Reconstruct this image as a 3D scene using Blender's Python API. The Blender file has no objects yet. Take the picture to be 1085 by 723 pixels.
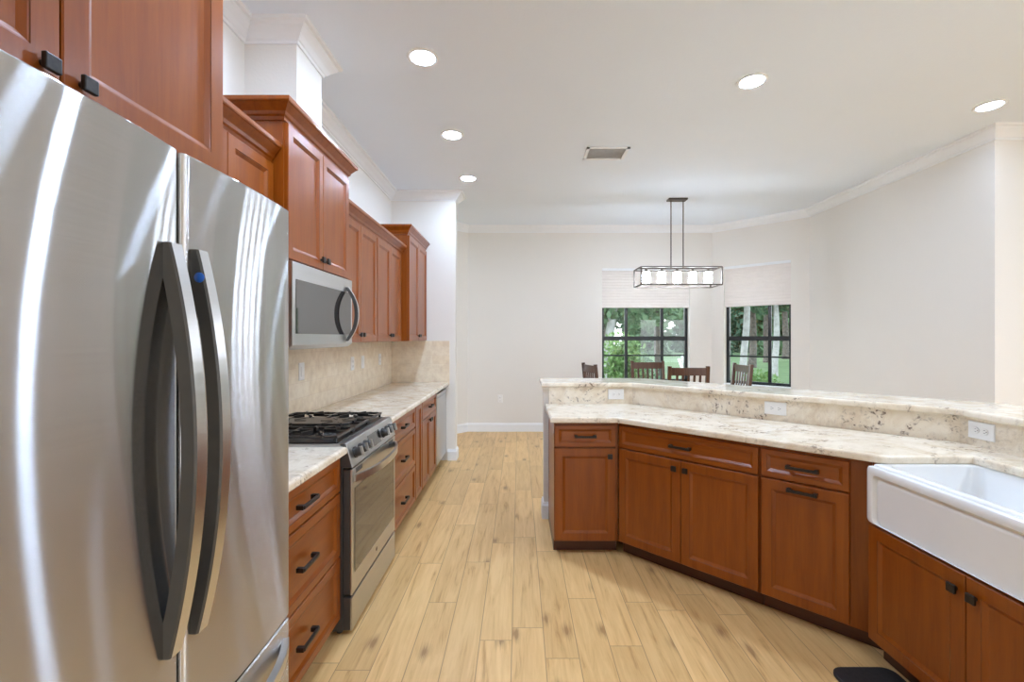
import bpy, math, random
from mathutils import Vector, Matrix

random.seed(7)
S = bpy.context.scene
C = S.collection
PI = math.pi

# ------------------------------------------------------------------ camera
cam_d = bpy.data.cameras.new('camera')
cam = bpy.data.objects.new('camera', cam_d)
C.objects.link(cam)
EYE = 1.436
cam.location = (0, 0, EYE)
cam.rotation_euler = (PI / 2, 0, 0)
cam_d.sensor_width = 36
cam_d.lens = 482 / 1085 * 36
cam_d.shift_x = -7.5 / 1085
cam_d.shift_y = -3.5 / 1085
cam_d.clip_start = 0.02
S.camera = cam

# ------------------------------------------------------------------ light
S.view_settings.view_transform = 'Standard'
S.view_settings.look = 'None'
S.view_settings.gamma = 1
S.view_settings.use_curve_mapping = False
S.view_settings.exposure = 0.95
CAN = 215.0          # recessed lamps
PEND = 24.0          # pendant lamps
SKY = 3.0           # sky
S.cycles.use_denoising = True
S.cycles.max_bounces = 10
S.cycles.diffuse_bounces = 6
S.cycles.transparent_max_bounces = 16
S.cycles.sample_clamp_indirect = 6

sun_d = bpy.data.lights.new('sun', 'SUN')
sun_d.energy = 1.6
sun_d.angle = math.radians(3)
sun = bpy.data.objects.new('sun', sun_d)
C.objects.link(sun)
sun.location = (-10, 20, 14)
sun.rotation_euler = (math.radians(36), 0, math.radians(-90))

W = bpy.data.worlds.new('sky')
S.world = W
W.use_nodes = True
nt = W.node_tree
nt.nodes.clear()
wo = nt.nodes.new('ShaderNodeOutputWorld')
bg = nt.nodes.new('ShaderNodeBackground')
tc = nt.nodes.new('ShaderNodeTexCoord')
sp = nt.nodes.new('ShaderNodeSeparateXYZ')
cr = nt.nodes.new('ShaderNodeValToRGB')
mp = nt.nodes.new('ShaderNodeMapRange')
mp.inputs[1].default_value = -1
mp.inputs[2].default_value = 1
nt.links.new(tc.outputs['Generated'], sp.inputs[0])
nt.links.new(sp.outputs[2], mp.inputs[0])
nt.links.new(mp.outputs[0], cr.inputs[0])
e = cr.color_ramp.elements
e[0].position = 0.47
e[0].color = (0.62, 0.68, 0.74, 1)
e[1].position = 1.0
e[1].color = (0.72, 0.86, 1.0, 1)
m_ = e.new(0.53)
m_.color = (0.97, 0.98, 1.0, 1)
nt.links.new(cr.outputs[0], bg.inputs[0])
bg.inputs[1].default_value = SKY
nt.links.new(bg.outputs[0], wo.inputs[0])

# ------------------------------------------------------------------ node helpers
def new_mat(name):
    m = bpy.data.materials.new(name)
    m.use_nodes = True
    t = m.node_tree
    b = t.nodes['Principled BSDF']
    return m, t, b

def ramp(t, stops, interp='LINEAR'):
    r = t.nodes.new('ShaderNodeValToRGB')
    r.color_ramp.interpolation = interp
    el = r.color_ramp.elements
    while len(el) > 1:
        el.remove(el[-1])
    el[0].position = stops[0][0]
    el[0].color = (*stops[0][1], 1)
    for p, c in stops[1:]:
        x = el.new(p)
        x.color = (*c, 1)
    return r

def coords(t, scale=(1, 1, 1), rot=(0, 0, 0), which='Object'):
    tc = t.nodes.new('ShaderNodeTexCoord')
    mp = t.nodes.new('ShaderNodeMapping')
    mp.inputs['Scale'].default_value = scale
    mp.inputs['Rotation'].default_value = rot
    t.links.new(tc.outputs[which], mp.inputs[0])
    return mp.outputs[0]

def noise(t, vec, scale, detail=4, rough=0.55, dist=0.0):
    n = t.nodes.new('ShaderNodeTexNoise')
    n.inputs['Scale'].default_value = scale
    n.inputs['Detail'].default_value = detail
    n.inputs['Roughness'].default_value = rough
    n.inputs['Distortion'].default_value = dist
    if vec is not None:
        t.links.new(vec, n.inputs['Vector'])
    return n.outputs[0]

def math_n(t, op, a, b=None, c=None):
    n = t.nodes.new('ShaderNodeMath')
    n.operation = op
    for i, v in enumerate((a, b, c)):
        if v is None:
            continue
        if isinstance(v, (int, float)):
            n.inputs[i].default_value = v
        else:
            t.links.new(v, n.inputs[i])
    return n.outputs[0]

def mixc(t, fac, a, b, blend='MIX'):
    n = t.nodes.new('ShaderNodeMix')
    n.data_type = 'RGBA'
    n.blend_type = blend
    for s, v in ((n.inputs[0], fac), (n.inputs[6], a), (n.inputs[7], b)):
        if isinstance(v, (int, float)):
            s.default_value = v
        elif isinstance(v, tuple):
            s.default_value = (*v, 1)
        else:
            t.links.new(v, s)
    return n.outputs[2]

def bump(t, b, h, strength=0.1, dist=0.01):
    n = t.nodes.new('ShaderNodeBump')
    n.inputs['Strength'].default_value = strength
    n.inputs['Distance'].default_value = dist
    t.links.new(h, n.inputs['Height'])
    t.links.new(n.outputs[0], b.inputs['Normal'])

def plain(name, col, rough=0.5, metal=0.0, spec=0.5, var=0.06, scale=20, coat=0.0):
    """a procedural single-colour material with a faint tonal variation"""
    m, t, b = new_mat(name)
    n = noise(t, coords(t), scale, 3)
    c0 = tuple(max(0, x * (1 - var)) for x in col)
    c1 = tuple(min(1, x * (1 + var)) for x in col)
    r = ramp(t, [(0.3, c0), (0.7, c1)])
    t.links.new(n, r.inputs[0])
    t.links.new(r.outputs[0], b.inputs['Base Color'])
    b.inputs['Roughness'].default_value = rough
    b.inputs['Metallic'].default_value = metal
    b.inputs['Specular IOR Level'].default_value = spec
    b.inputs['Coat Weight'].default_value = coat
    return m

def wall_mat(name, col, rough=0.75, bs=0.18):
    m, t, b = new_mat(name)
    b.inputs['Base Color'].default_value = (*col, 1)
    v = coords(t)
    r = ramp(t, [(0.3, tuple(x * 0.985 for x in col)), (0.7, col)])
    t.links.new(noise(t, v, 1.3, 3), r.inputs[0])
    t.links.new(r.outputs[0], b.inputs['Base Color'])
    b.inputs['Roughness'].default_value = rough
    bump(t, b, noise(t, v, 70, 2), bs, 0.004)
    return m

def wood_mat(name, dark, light, axis=2, rough=0.33, coat=0.35):
    m, t, b = new_mat(name)
    sc = [9, 9, 9]
    sc[axis] = 0.8
    v = coords(t, tuple(sc))
    n1 = noise(t, v, 2.6, 5, 0.6, 0.6)
    sc2 = [60, 60, 60]
    sc2[axis] = 3
    n2 = noise(t, coords(t, tuple(sc2)), 1.6, 3, 0.6)
    f = math_n(t, 'ADD', math_n(t, 'MULTIPLY', n1, 0.75), math_n(t, 'MULTIPLY', n2, 0.25))
    r = ramp(t, [(0.32, dark), (0.68, light)])
    t.links.new(f, r.inputs[0])
    t.links.new(r.outputs[0], b.inputs['Base Color'])
    b.inputs['Roughness'].default_value = rough
    b.inputs['Coat Weight'].default_value = coat
    b.inputs['Coat Roughness'].default_value = 0.25
    b.inputs['Specular IOR Level'].default_value = 0.3
    return m

def granite_mat():
    m, t, b = new_mat('cream granite with brown veins')
    v = coords(t)
    base = ramp(t, [(0.28, (0.66, 0.53, 0.39)), (0.42, (0.78, 0.68, 0.53)), (0.58, (0.86, 0.78, 0.65)), (0.8, (0.82, 0.70, 0.54))])
    t.links.new(noise(t, v, 7, 6, 0.62, 0.8), base.inputs[0])
    # drifting veins: a thin band of a warped noise, broken up by a second one
    vn = noise(t, coords(t, (1.0, 1.6, 1.3), (0.3, 0.2, 0.6)), 2.1, 5, 0.6, 1.4)
    band = math_n(t, 'ABSOLUTE', math_n(t, 'SUBTRACT', vn, 0.5))
    vein = ramp(t, [(0.0, (1, 1, 1)), (0.055, (0, 0, 0))])
    t.links.new(band, vein.inputs[0])
    speck = ramp(t, [(0.535, (0, 0, 0)), (0.60, (1, 1, 1))])
    t.links.new(noise(t, v, 42, 5, 0.65, 0.5), speck.inputs[0])
    vm = math_n(t, 'MULTIPLY', vein.outputs[0], speck.outputs[0])
    clus = ramp(t, [(0.46, (0, 0, 0)), (0.58, (1, 1, 1))])
    t.links.new(noise(t, v, 3.2, 2), clus.inputs[0])
    vm = math_n(t, 'MULTIPLY', vm, math_n(t, 'ADD', math_n(t, 'MULTIPLY', clus.outputs[0], 0.85), 0.15))
    soft = math_n(t, 'MULTIPLY', vein.outputs[0], 0.20)
    c = mixc(t, soft, base.outputs[0], (0.50, 0.36, 0.24))
    c = mixc(t, vm, c, (0.10, 0.055, 0.04))
    fine = ramp(t, [(0.60, (0, 0, 0)), (0.68, (1, 1, 1))])
    t.links.new(noise(t, v, 120, 3, 0.6), fine.inputs[0])
    c = mixc(t, math_n(t, 'MULTIPLY', fine.outputs[0], 0.22), c, (0.40, 0.28, 0.20))
    t.links.new(c, b.inputs['Base Color'])
    b.inputs['Roughness'].default_value = 0.12
    return m

def tile_mat():
    m, t, b = new_mat('tumbled tan travertine tile')
    # planar map: along the wall (X+Y mixed by object space), height Z
    tc = t.nodes.new('ShaderNodeTexCoord')
    s = t.nodes.new('ShaderNodeSeparateXYZ')
    t.links.new(tc.outputs['Object'], s.inputs[0])
    cb = t.nodes.new('ShaderNodeCombineXYZ')
    t.links.new(math_n(t, 'ADD', s.outputs[0], s.outputs[1]), cb.inputs[0])
    t.links.new(s.outputs[2], cb.inputs[1])
    br = t.nodes.new('ShaderNodeTexBrick')
    t.links.new(cb.outputs[0], br.inputs[0])
    br.inputs['Scale'].default_value = 1
    br.inputs['Brick Width'].default_value = 0.205
    br.inputs['Row Height'].default_value = 0.1025
    br.inputs['Mortar Size'].default_value = 0.0022
    br.inputs['Mortar Smooth'].default_value = 0.4
    br.inputs['Color1'].default_value = (0.83, 0.71, 0.53, 1)
    br.inputs['Color2'].default_value = (0.88, 0.78, 0.62, 1)
    br.inputs['Mortar'].default_value = (0.80, 0.68, 0.54, 1)
    n = ramp(t, [(0.3, (0.82, 0.78, 0.74)), (0.65, (1, 1, 1))])
    t.links.new(noise(t, tc.outputs['Object'], 14, 6, 0.65), n.inputs[0])
    t.links.new(mixc(t, 1.0, br.outputs[0], n.outputs[0], 'MULTIPLY'), b.inputs['Base Color'])
    b.inputs['Roughness'].default_value = 0.42
    bump(t, b, math_n(t, 'SUBTRACT', 1.0, br.outputs[1]), 0.35, 0.004)
    return m

def floor_mat():
    m, t, b = new_mat('honey oak plank floor')
    tc = t.nodes.new('ShaderNodeTexCoord')
    s = t.nodes.new('ShaderNodeSeparateXYZ')
    t.links.new(tc.outputs['Object'], s.inputs[0])
    PW, PL = 0.152, 1.02
    u = math_n(t, 'DIVIDE', math_n(t, 'ADD', s.outputs[0], 0.49), PW)
    row = math_n(t, 'FLOOR', u)
    wn = t.nodes.new('ShaderNodeTexWhiteNoise')
    wn.noise_dimensions = '1D'
    t.links.new(row, wn.inputs['W'])
    vv = math_n(t, 'ADD', math_n(t, 'DIVIDE', s.outputs[1], PL), wn.outputs[0])
    col = math_n(t, 'FLOOR', vv)
    cb = t.nodes.new('ShaderNodeCombineXYZ')
    t.links.new(row, cb.inputs[0])
    t.links.new(col, cb.inputs[1])
    w2 = t.nodes.new('ShaderNodeTexWhiteNoise')
    w2.noise_dimensions = '2D'
    t.links.new(cb.outputs[0], w2.inputs['Vector'])
    fu = math_n(t, 'FRACT', u)
    fv = math_n(t, 'FRACT', vv)
    du = math_n(t, 'MULTIPLY', math_n(t, 'MINIMUM', fu, math_n(t, 'SUBTRACT', 1.0, fu)), PW)
    dv = math_n(t, 'MULTIPLY', math_n(t, 'MINIMUM', fv, math_n(t, 'SUBTRACT', 1.0, fv)), PL)
    d = math_n(t, 'MINIMUM', du, dv)
    seam = t.nodes.new('ShaderNodeMapRange')
    seam.inputs[1].default_value = 0.0007
    seam.inputs[2].default_value = 0.0024
    t.links.new(d, seam.inputs[0])
    # grain, shifted per plank
    off = t.nodes.new('ShaderNodeVectorMath')
    off.operation = 'SCALE'
    t.links.new(w2.outputs[1], off.inputs[0])
    off.inputs[3].default_value = 30
    ad = t.nodes.new('ShaderNodeVectorMath')
    ad.operation = 'ADD'
    t.links.new(tc.outputs['Object'], ad.inputs[0])
    t.links.new(off.outputs[0], ad.inputs[1])
    mp = t.nodes.new('ShaderNodeMapping')
    mp.inputs['Scale'].default_value = (14, 1.3, 1)
    t.links.new(ad.outputs[0], mp.inputs[0])
    g1 = noise(t, mp.outputs[0], 1.5, 6, 0.62, 0.9)
    mp2 = t.nodes.new('ShaderNodeMapping')
    mp2.inputs['Scale'].default_value = (90, 4, 1)
    t.links.new(ad.outputs[0], mp2.inputs[0])
    g2 = noise(t, mp2.outputs[0], 1.2, 4, 0.6)
    g = math_n(t, 'ADD', math_n(t, 'MULTIPLY', g1, 0.72), math_n(t, 'MULTIPLY', g2, 0.28))
    r = ramp(t, [(0.34, (0.50, 0.275, 0.095)), (0.44, (0.68, 0.425, 0.175)), (0.60, (0.77, 0.51, 0.225))])
    t.links.new(g, r.inputs[0])
    tone = ramp(t, [(0.0, (0.88, 0.86, 0.83)), (1.0, (1.06, 1.06, 1.06))])
    t.links.new(w2.outputs[0], tone.inputs[0])
    c = mixc(t, 1.0, r.outputs[0], tone.outputs[0], 'MULTIPLY')
    # knots
    mp3 = t.nodes.new('ShaderNodeMapping')
    mp3.inputs['Scale'].default_value = (2.6, 1.25, 1)
    t.links.new(ad.outputs[0], mp3.inputs[0])
    vo = t.nodes.new('ShaderNodeTexVoronoi')
    vo.voronoi_dimensions = '2D'
    vo.inputs['Scale'].default_value = 1.0
    t.links.new(mp3.outputs[0], vo.inputs['Vector'])
    kn = ramp(t, [(0.02, (1, 1, 1)), (0.045, (0.45, 0.45, 0.45)), (0.10, (0, 0, 0))])
    t.links.new(math_n(t, 'ADD', vo.outputs[0], math_n(t, 'MULTIPLY', math_n(t, 'SUBTRACT', g2, 0.5), 0.16)), kn.inputs[0])
    c = mixc(t, math_n(t, 'MULTIPLY', kn.outputs[0], 0.75), c, (0.26, 0.125, 0.045))
    c = mixc(t, seam.outputs[0], (0.33, 0.19, 0.08), c)
    t.links.new(c, b.inputs['Base Color'])
    b.inputs['Roughness'].default_value = 0.36
    bump(t, b, seam.outputs[0], 0.25, 0.002)
    return m

def steel_mat(name, col=(0.62, 0.62, 0.61), rough=0.27):
    m, t, b = new_mat(name)
    v = coords(t, (2, 2, 260))
    r = ramp(t, [(0.3, tuple(x * 0.96 for x in col)), (0.7, col)])
    t.links.new(noise(t, v, 1.0, 2), r.inputs[0])
    t.links.new(r.outputs[0], b.inputs['Base Color'])
    b.inputs['Metallic'].default_value = 1
    b.inputs['Roughness'].default_value = rough
    return m

def brushed_mat(name, col, rough, aniso, rot):
    """sheet steel brushed sideways: its gloss spreads up and down"""
    m, t, b = new_mat(name)
    t.nodes.remove(b)
    g = t.nodes.new('ShaderNodeBsdfAnisotropic')
    r = ramp(t, [(0.3, tuple(x * 0.95 for x in col)), (0.7, col)])
    t.links.new(noise(t, coords(t, (1.5, 1.5, 240)), 1.0, 2), r.inputs[0])
    t.links.new(r.outputs[0], g.inputs['Color'])
    g.inputs['Roughness'].default_value = rough
    g.inputs['Anisotropy'].default_value = aniso
    g.inputs['Rotation'].default_value = rot
    tg = t.nodes.new('ShaderNodeTangent')
    tg.direction_type = 'RADIAL'
    tg.axis = 'Z'
    t.links.new(tg.outputs[0], g.inputs['Tangent'])
    t.links.new(g.outputs[0], t.nodes['Material Output'].inputs[0])
    return m

def emit_mat(name, col, strength):
    m, t, b = new_mat(name)
    b.inputs['Base Color'].default_value = (0.9, 0.9, 0.88, 1)
    b.inputs['Emission Color'].default_value = (*col, 1)
    b.inputs['Emission Strength'].default_value = strength
    return m

def glass_mat():
    m, t, b = new_mat('clear window glass')
    t.nodes.remove(b)
    out = t.nodes['Material Output']
    tr = t.nodes.new('ShaderNodeBsdfTransparent')
    tr.inputs[0].default_value = (0.90, 0.97, 0.95, 1)
    gl = t.nodes.new('ShaderNodeBsdfGlossy')
    gl.inputs['Roughness'].default_value = 0.0
    fr = t.nodes.new('ShaderNodeFresnel')
    fr.inputs[0].default_value = 1.5
    mx = t.nodes.new('ShaderNodeMixShader')
    t.links.new(math_n(t, 'MULTIPLY', fr.outputs[0], 1.7), mx.inputs[0])
    t.links.new(tr.outputs[0], mx.inputs[1])
    t.links.new(gl.outputs[0], mx.inputs[2])
    t.links.new(mx.outputs[0], out.inputs[0])
    return m

def shade_mat():
    m, t, b = new_mat('white pleated shade fabric')
    out = t.nodes['Material Output']
    v = coords(t)
    r = ramp(t, [(0.3, (0.76, 0.725, 0.70)), (0.7, (0.79, 0.755, 0.73))])
    t.links.new(noise(t, v, 12, 3), r.inputs[0])
    t.links.new(r.outputs[0], b.inputs['Base Color'])
    b.inputs['Roughness'].default_value = 0.9
    tl = t.nodes.new('ShaderNodeBsdfTranslucent')
    tl.inputs[0].default_value = (0.90, 0.70, 0.62, 1)
    mx = t.nodes.new('ShaderNodeMixShader')
    mx.inputs[0].default_value = 0.14
    t.links.new(b.outputs[0], mx.inputs[1])
    t.links.new(tl.outputs[0], mx.inputs[2])
    t.links.new(mx.outputs[0], out.inputs[0])
    return m

def leaf_mat(name, dark, light):
    m, t, b = new_mat(name)
    v = coords(t)
    r = ramp(t, [(0.3, dark), (0.7, light)])
    t.links.new(noise(t, v, 1.4, 6, 0.75), r.inputs[0])
    t.links.new(r.outputs[0], b.inputs['Base Color'])
    b.inputs['Roughness'].default_value = 0.6
    tl = t.nodes.new('ShaderNodeBsdfTranslucent')
    t.links.new(r.outputs[0], tl.inputs[0])
    mx = t.nodes.new('ShaderNodeMixShader')
    mx.inputs[0].default_value = 0.35
    t.links.new(b.outputs[0], mx.inputs[1])
    t.links.new(tl.outputs[0], mx.inputs[2])
    t.links.new(mx.outputs[0], t.nodes['Material Output'].inputs[0])
    return m

M = {
    'wall': wall_mat('warm white wall paint', (0.80, 0.775, 0.73)),
    'ceil': wall_mat('white ceiling paint', (0.81, 0.88, 0.96), 0.85, 0.25),
    'trim': plain('white trim paint', (0.84, 0.86, 0.88), 0.4, var=0.01),
    'wood': wood_mat('cherry stained maple', (0.205, 0.043, 0.002), (0.290, 0.074, 0.004), 2),
    'woodh': wood_mat('cherry stained maple, grain across', (0.205, 0.043, 0.002), (0.290, 0.074, 0.004), 0),
    'glaze': wood_mat('cherry stained maple with dark glaze', (0.125, 0.030, 0.005), (0.18, 0.048, 0.009), 2),
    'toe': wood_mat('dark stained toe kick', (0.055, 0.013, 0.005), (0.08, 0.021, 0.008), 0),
    'granite': granite_mat(),
    'tile': tile_mat(),
    'floor': floor_mat(),
    'steel': brushed_mat('brushed stainless door', (0.66, 0.665, 0.67), 0.17, 0.90, 0.0),
    'steel_p': steel_mat('stainless steel', (0.58, 0.58, 0.575), 0.30),
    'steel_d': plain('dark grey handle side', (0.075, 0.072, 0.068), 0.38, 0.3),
    'steel_h': steel_mat('brushed steel handle', (0.66, 0.655, 0.64), 0.30),
    'black': plain('black iron', (0.020, 0.018, 0.017), 0.28, 0.0),
    'bronze': plain('oil rubbed bronze hardware', (0.020, 0.015, 0.012), 0.38, 0.3, var=0.5, scale=90),
    'grey_case': plain('dark grey appliance case', (0.055, 0.050, 0.047), 0.4),
    'black_glass': plain('black appliance glass', (0.012, 0.011, 0.010), 0.04, 0.0, 0.8),
    'seal': plain('black rubber seal', (0.008, 0.008, 0.008), 0.7),
    'ceramic': plain('white fireclay', (0.84, 0.85, 0.85), 0.12, var=0.005, coat=0.3),
    'plastic': plain('white plastic', (0.84, 0.83, 0.81), 0.35, var=0.01),
    'slot': plain('dark outlet slot', (0.05, 0.05, 0.05), 0.6),
    'mat': plain('black rubber mat', (0.022, 0.020, 0.020), 0.55, var=0.3, scale=60),
    'louvre': plain('grey painted louvre', (0.74, 0.74, 0.74), 0.6),
    'chair': wood_mat('dark walnut chair wood', (0.050, 0.018, 0.008), (0.100, 0.036, 0.016), 2, 0.35),
    'leather': plain('dark brown seat leather', (0.05, 0.03, 0.02), 0.5),
    'win': plain('dark bronze window frame', (0.016, 0.020, 0.022), 0.4),
    'glass': glass_mat(),
    'shade': shade_mat(),
    'pend': plain('bronze pendant metal', (0.085, 0.070, 0.058), 0.4, 0.5),
    'can': emit_mat('recessed lamp lens', (0.77, 0.975, 1.30), CAN),
    'can_dim': emit_mat('dimmer recessed lamp lens', (0.77, 0.975, 1.30), CAN * 0.18),
    'can_bright': emit_mat('brighter added lamp lens', (0.82, 0.975, 1.22), CAN * 1.8),  # lens of an added unseen lamp, raised to light the kitchen wall
    'can_mid': emit_mat('softer recessed lamp lens', (0.77, 0.975, 1.30), CAN * 0.5),
    'bulb': emit_mat('frosted pendant lamp glass', (0.86, 0.97, 1.14), PEND),
    'blue': plain('blue sticker', (0.01, 0.12, 0.55), 0.4),
    'grass': leaf_mat('lawn grass', (0.060, 0.115, 0.040), (0.115, 0.185, 0.075)),
    'leaf_a': leaf_mat('green tree leaves', (0.04, 0.10, 0.05), (0.15, 0.25, 0.13)),
    'leaf_b': leaf_mat('dark oak leaves', (0.025, 0.07, 0.045), (0.09, 0.17, 0.10)),
    'leaf_c': leaf_mat('bright shrub leaves', (0.07, 0.155, 0.045), (0.21, 0.32, 0.12)),
    'bark': plain('brown bark', (0.075, 0.065, 0.058), 0.9, var=0.5, scale=6),
    'bark_l': plain('pale grey bark', (0.25, 0.25, 0.25), 0.9, var=0.25, scale=6),
    'white_wood': plain('weathered white painted wood', (0.55, 0.56, 0.56), 0.6, var=0.02),
}

M['black_glass'].node_tree.nodes['Principled BSDF'].inputs['IOR'].default_value = 2.1

# ------------------------------------------------------------------ mesh helpers
class MB:
    """collects faces for ONE mesh object"""
    def __init__(self, *mats):
        self.v, self.f, self.m, self.s = [], [], [], []
        self.mats = [M[x] for x in mats]

    def add(self, vs, fs, mi=0, smooth=False):
        o = len(self.v)
        self.v += [tuple(x) for x in vs]
        for f in fs:
            self.f.append([o + i for i in f])
            self.m.append(mi)
            self.s.append(smooth)
        return self

    def box(self, a, b, mi=0):
        x0, x1 = sorted((a[0], b[0])); y0, y1 = sorted((a[1], b[1])); z0, z1 = sorted((a[2], b[2]))
        vs = [(x0, y0, z0), (x1, y0, z0), (x1, y1, z0), (x0, y1, z0), (x0, y0, z1), (x1, y0, z1), (x1, y1, z1), (x0, y1, z1)]
        self.add(vs, [(0, 3, 2, 1), (4, 5, 6, 7), (0, 1, 5, 4), (1, 2, 6, 5), (2, 3, 7, 6), (3, 0, 4, 7)], mi)
        return self

    def obox(self, p, q, w, h, up=(0, 0, 1), mi=0):
        """a bar of section w x h from p to q"""
        p = Vector(p); q = Vector(q)
        d = (q - p).normalized()
        u = Vector(up)
        if abs(d.dot(u)) > 0.99:
            u = Vector((0, 1, 0))
        s = d.cross(u).normalized()
        u = s.cross(d).normalized()
        vs = []
        for c in (p, q):
            for a, b in ((-1, -1), (1, -1), (1, 1), (-1, 1)):
                vs.append(c + s * (a * w / 2) + u * (b * h / 2))
        self.add(vs, [(3, 2, 1, 0), (4, 5, 6, 7), (0, 1, 5, 4), (1, 2, 6, 5), (2, 3, 7, 6), (3, 0, 4, 7)], mi)
        return self

    def tube(self, pts, r, n=10, mi=0, caps=True):
        pts = [Vector(p) for p in pts]
        rr = r if isinstance(r, (list, tuple)) else [r] * len(pts)
        vs, fs = [], []
        ref = None
        for i, p in enumerate(pts):
            d = (pts[min(i + 1, len(pts) - 1)] - pts[max(i - 1, 0)]).normalized()
            if ref is None:
                ref = Vector((0, 0, 1)) if abs(d.z) < 0.9 else Vector((1, 0, 0))
            s = d.cross(ref).normalized()
            u = s.cross(d).normalized()
            ref = u
            for k in range(n):
                a = 2 * PI * k / n
                vs.append(p + (s * math.cos(a) + u * math.sin(a)) * rr[i])
        for i in range(len(pts) - 1):
            for k in range(n):
                a, b = i * n + k, i * n + (k + 1) % n
                fs.append((a, b, b + n, a + n))
        self.add(vs, fs, mi, True)
        if caps:
            self.add(vs[:n], [tuple(range(n))[::-1]], mi)
            self.add(vs[-n:], [tuple(range(n))], mi)
        return self

    def lathe(self, prof, c, axis='z', n=24, mi=0, smooth=True):
        """prof = [(radius, height)] about an axis through c"""
        vs, fs = [], []
        for r, h in prof:
            for k in range(n):
                a = 2 * PI * k / n
                x, y = r * math.cos(a), r * math.sin(a)
                vs.append({'z': (c[0] + x, c[1] + y, c[2] + h), 'x': (c[0] + h, c[1] + x, c[2] + y),
                           'y': (c[0] + y, c[1] + h, c[2] + x)}[axis])
        for i in range(len(prof) - 1):
            for k in range(n):
                a, b = i * n + k, i * n + (k + 1) % n
                fs.append((a, b, b + n, a + n))
        self.add(vs, fs, mi, smooth)
        if prof[0][0] > 1e-5:
            self.add(vs[:n], [tuple(range(n))[::-1]], mi)
        if prof[-1][0] > 1e-5:
            self.add(vs[-n:], [tuple(range(n))], mi)
        return self

    def prism(self, poly, z0, z1, mi=0, r=0.0, rb=0.0):
        """upright prism of a ccw outline; r rounds the top edge, rb the bottom edge"""
        rings = []
        if rb:
            for k in range(4):
                a = PI / 2 * k / 3
                rings.append((rb - rb * math.sin(a), z0 + rb - rb * math.cos(a)))
        else:
            rings.append((0, z0))
        if r:
            for k in range(4):
                a = PI / 2 * k / 3
                rings.append((r - r * math.cos(a), z1 - r + r * math.sin(a)))
        else:
            rings.append((0, z1))
        n = len(poly)
        vs, fs = [], []
        for ins, z in rings:
            for p in offset(poly, ins):
                vs.append((p[0], p[1], z))
        for i in range(len(rings) - 1):
            for k in range(n):
                a, b = i * n + k, i * n + (k + 1) % n
                fs.append((a, b, b + n, a + n))
        fs.append(tuple(range(n))[::-1])
        fs.append(tuple(range((len(rings) - 1) * n, len(rings) * n)))
        self.add(vs, fs, mi)
        return self

    def sweep(self, path, prof, z, mi=0, closed=False):
        """prof = [(out to the right of the path, dz)] swept along a 2-D path with mitres"""
        n = len(path)
        m = len(prof)
        vs, fs = [], []
        for i, p in enumerate(path):
            nn = []
            for j in ((i - 1, i), (i, i + 1)):
                a, b = j
                if not closed and (a < 0 or b >= n):
                    continue
                a, b = path[a % n], path[b % n]
                d = Vector((b[0] - a[0], b[1] - a[1])).normalized()
                nn.append(Vector((d.y, -d.x)))
            if len(nn) == 2:
                s = (nn[0] + nn[1])
                s = s / max(0.2, s.dot(nn[0]))
            else:
                s = nn[0]
            for o, dz in prof:
                vs.append((p[0] + s.x * o, p[1] + s.y * o, z + dz))
        for i in range(n - 1 if not closed else n):
            for k in range(m - 1):
                a = i * m + k
                b = ((i + 1) % n) * m + k
                fs.append((a, b, b + 1, a + 1))
            fs.append((i * m + m - 1, ((i + 1) % n) * m + m - 1, ((i + 1) % n) * m, i * m))
        if not closed:
            fs.append(tuple(range(m)))
            fs.append(tuple(range((n - 1) * m, n * m))[::-1])
        self.add(vs, fs, mi)
        return self

    def front(self, x0, x1, z0, z1, y0, th=0.02, stile=0.06, mi=0, mg=1, slab=False):
        """a shaker front with a stepped, chamfered panel; faces local -Y; y0 = its outer face"""
        if slab:
            rings = [(0, y0 + th), (0, y0 + 0.003), (0.003, y0)]
        else:
            rings = [(0, y0 + th), (0, y0 + 0.003), (0.003, y0), (stile - 0.014, y0), (stile - 0.0125, y0 + 0.002),
                     (stile - 0.010, y0 + 0.0025), (stile + 0.003, y0 + 0.0105), (stile + 0.0045, y0 + 0.0105)]
        vs, fs, ms = [], [], []
        for ins, y in rings:
            vs += [(x0 + ins, y, z0 + ins), (x1 - ins, y, z0 + ins), (x1 - ins, y, z1 - ins), (x0 + ins, y, z1 - ins)]
        for i in range(len(rings) - 1):
            g = mg if (not slab and i == 3) else mi
            for k in range(4):
                a, b = i * 4 + k, i * 4 + (k + 1) % 4
                self_f = (a, b, b + 4, a + 4)
                fs.append(self_f)
                ms.append(g)
        fs.append(tuple(range(len(rings) * 4 - 4, len(rings) * 4)))
        ms.append(mi)
        fs.append((3, 2, 1, 0))
        ms.append(mi)
        o = len(self.v)
        self.v += vs
        for f, g in zip(fs, ms):
            self.f.append([o + i for i in f]); self.m.append(g); self.s.append(False)
        return self

    def build(self, name, parent=None, bevel=0.0, loc=None, rz=0.0, seg=2):
        me = bpy.data.meshes.new(name)
        me.from_pydata(self.v, [], self.f)
        for mt in self.mats:
            me.materials.append(mt)
        for p, mi, s in zip(me.polygons, self.m, self.s):
            p.material_index = mi
            p.use_smooth = s
        me.update()
        o = bpy.data.objects.new(name, me)
        C.objects.link(o)
        if parent:
            o.parent = parent
        if loc:
            o.location = loc
        o.rotation_euler = (0, 0, rz)
        if bevel:
            bv = o.modifiers.new('edge', 'BEVEL')
            bv.width = bevel
            bv.segments = seg
            bv.limit_method = 'ANGLE'
            bv.angle_limit = math.radians(40)
        return o

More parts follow.
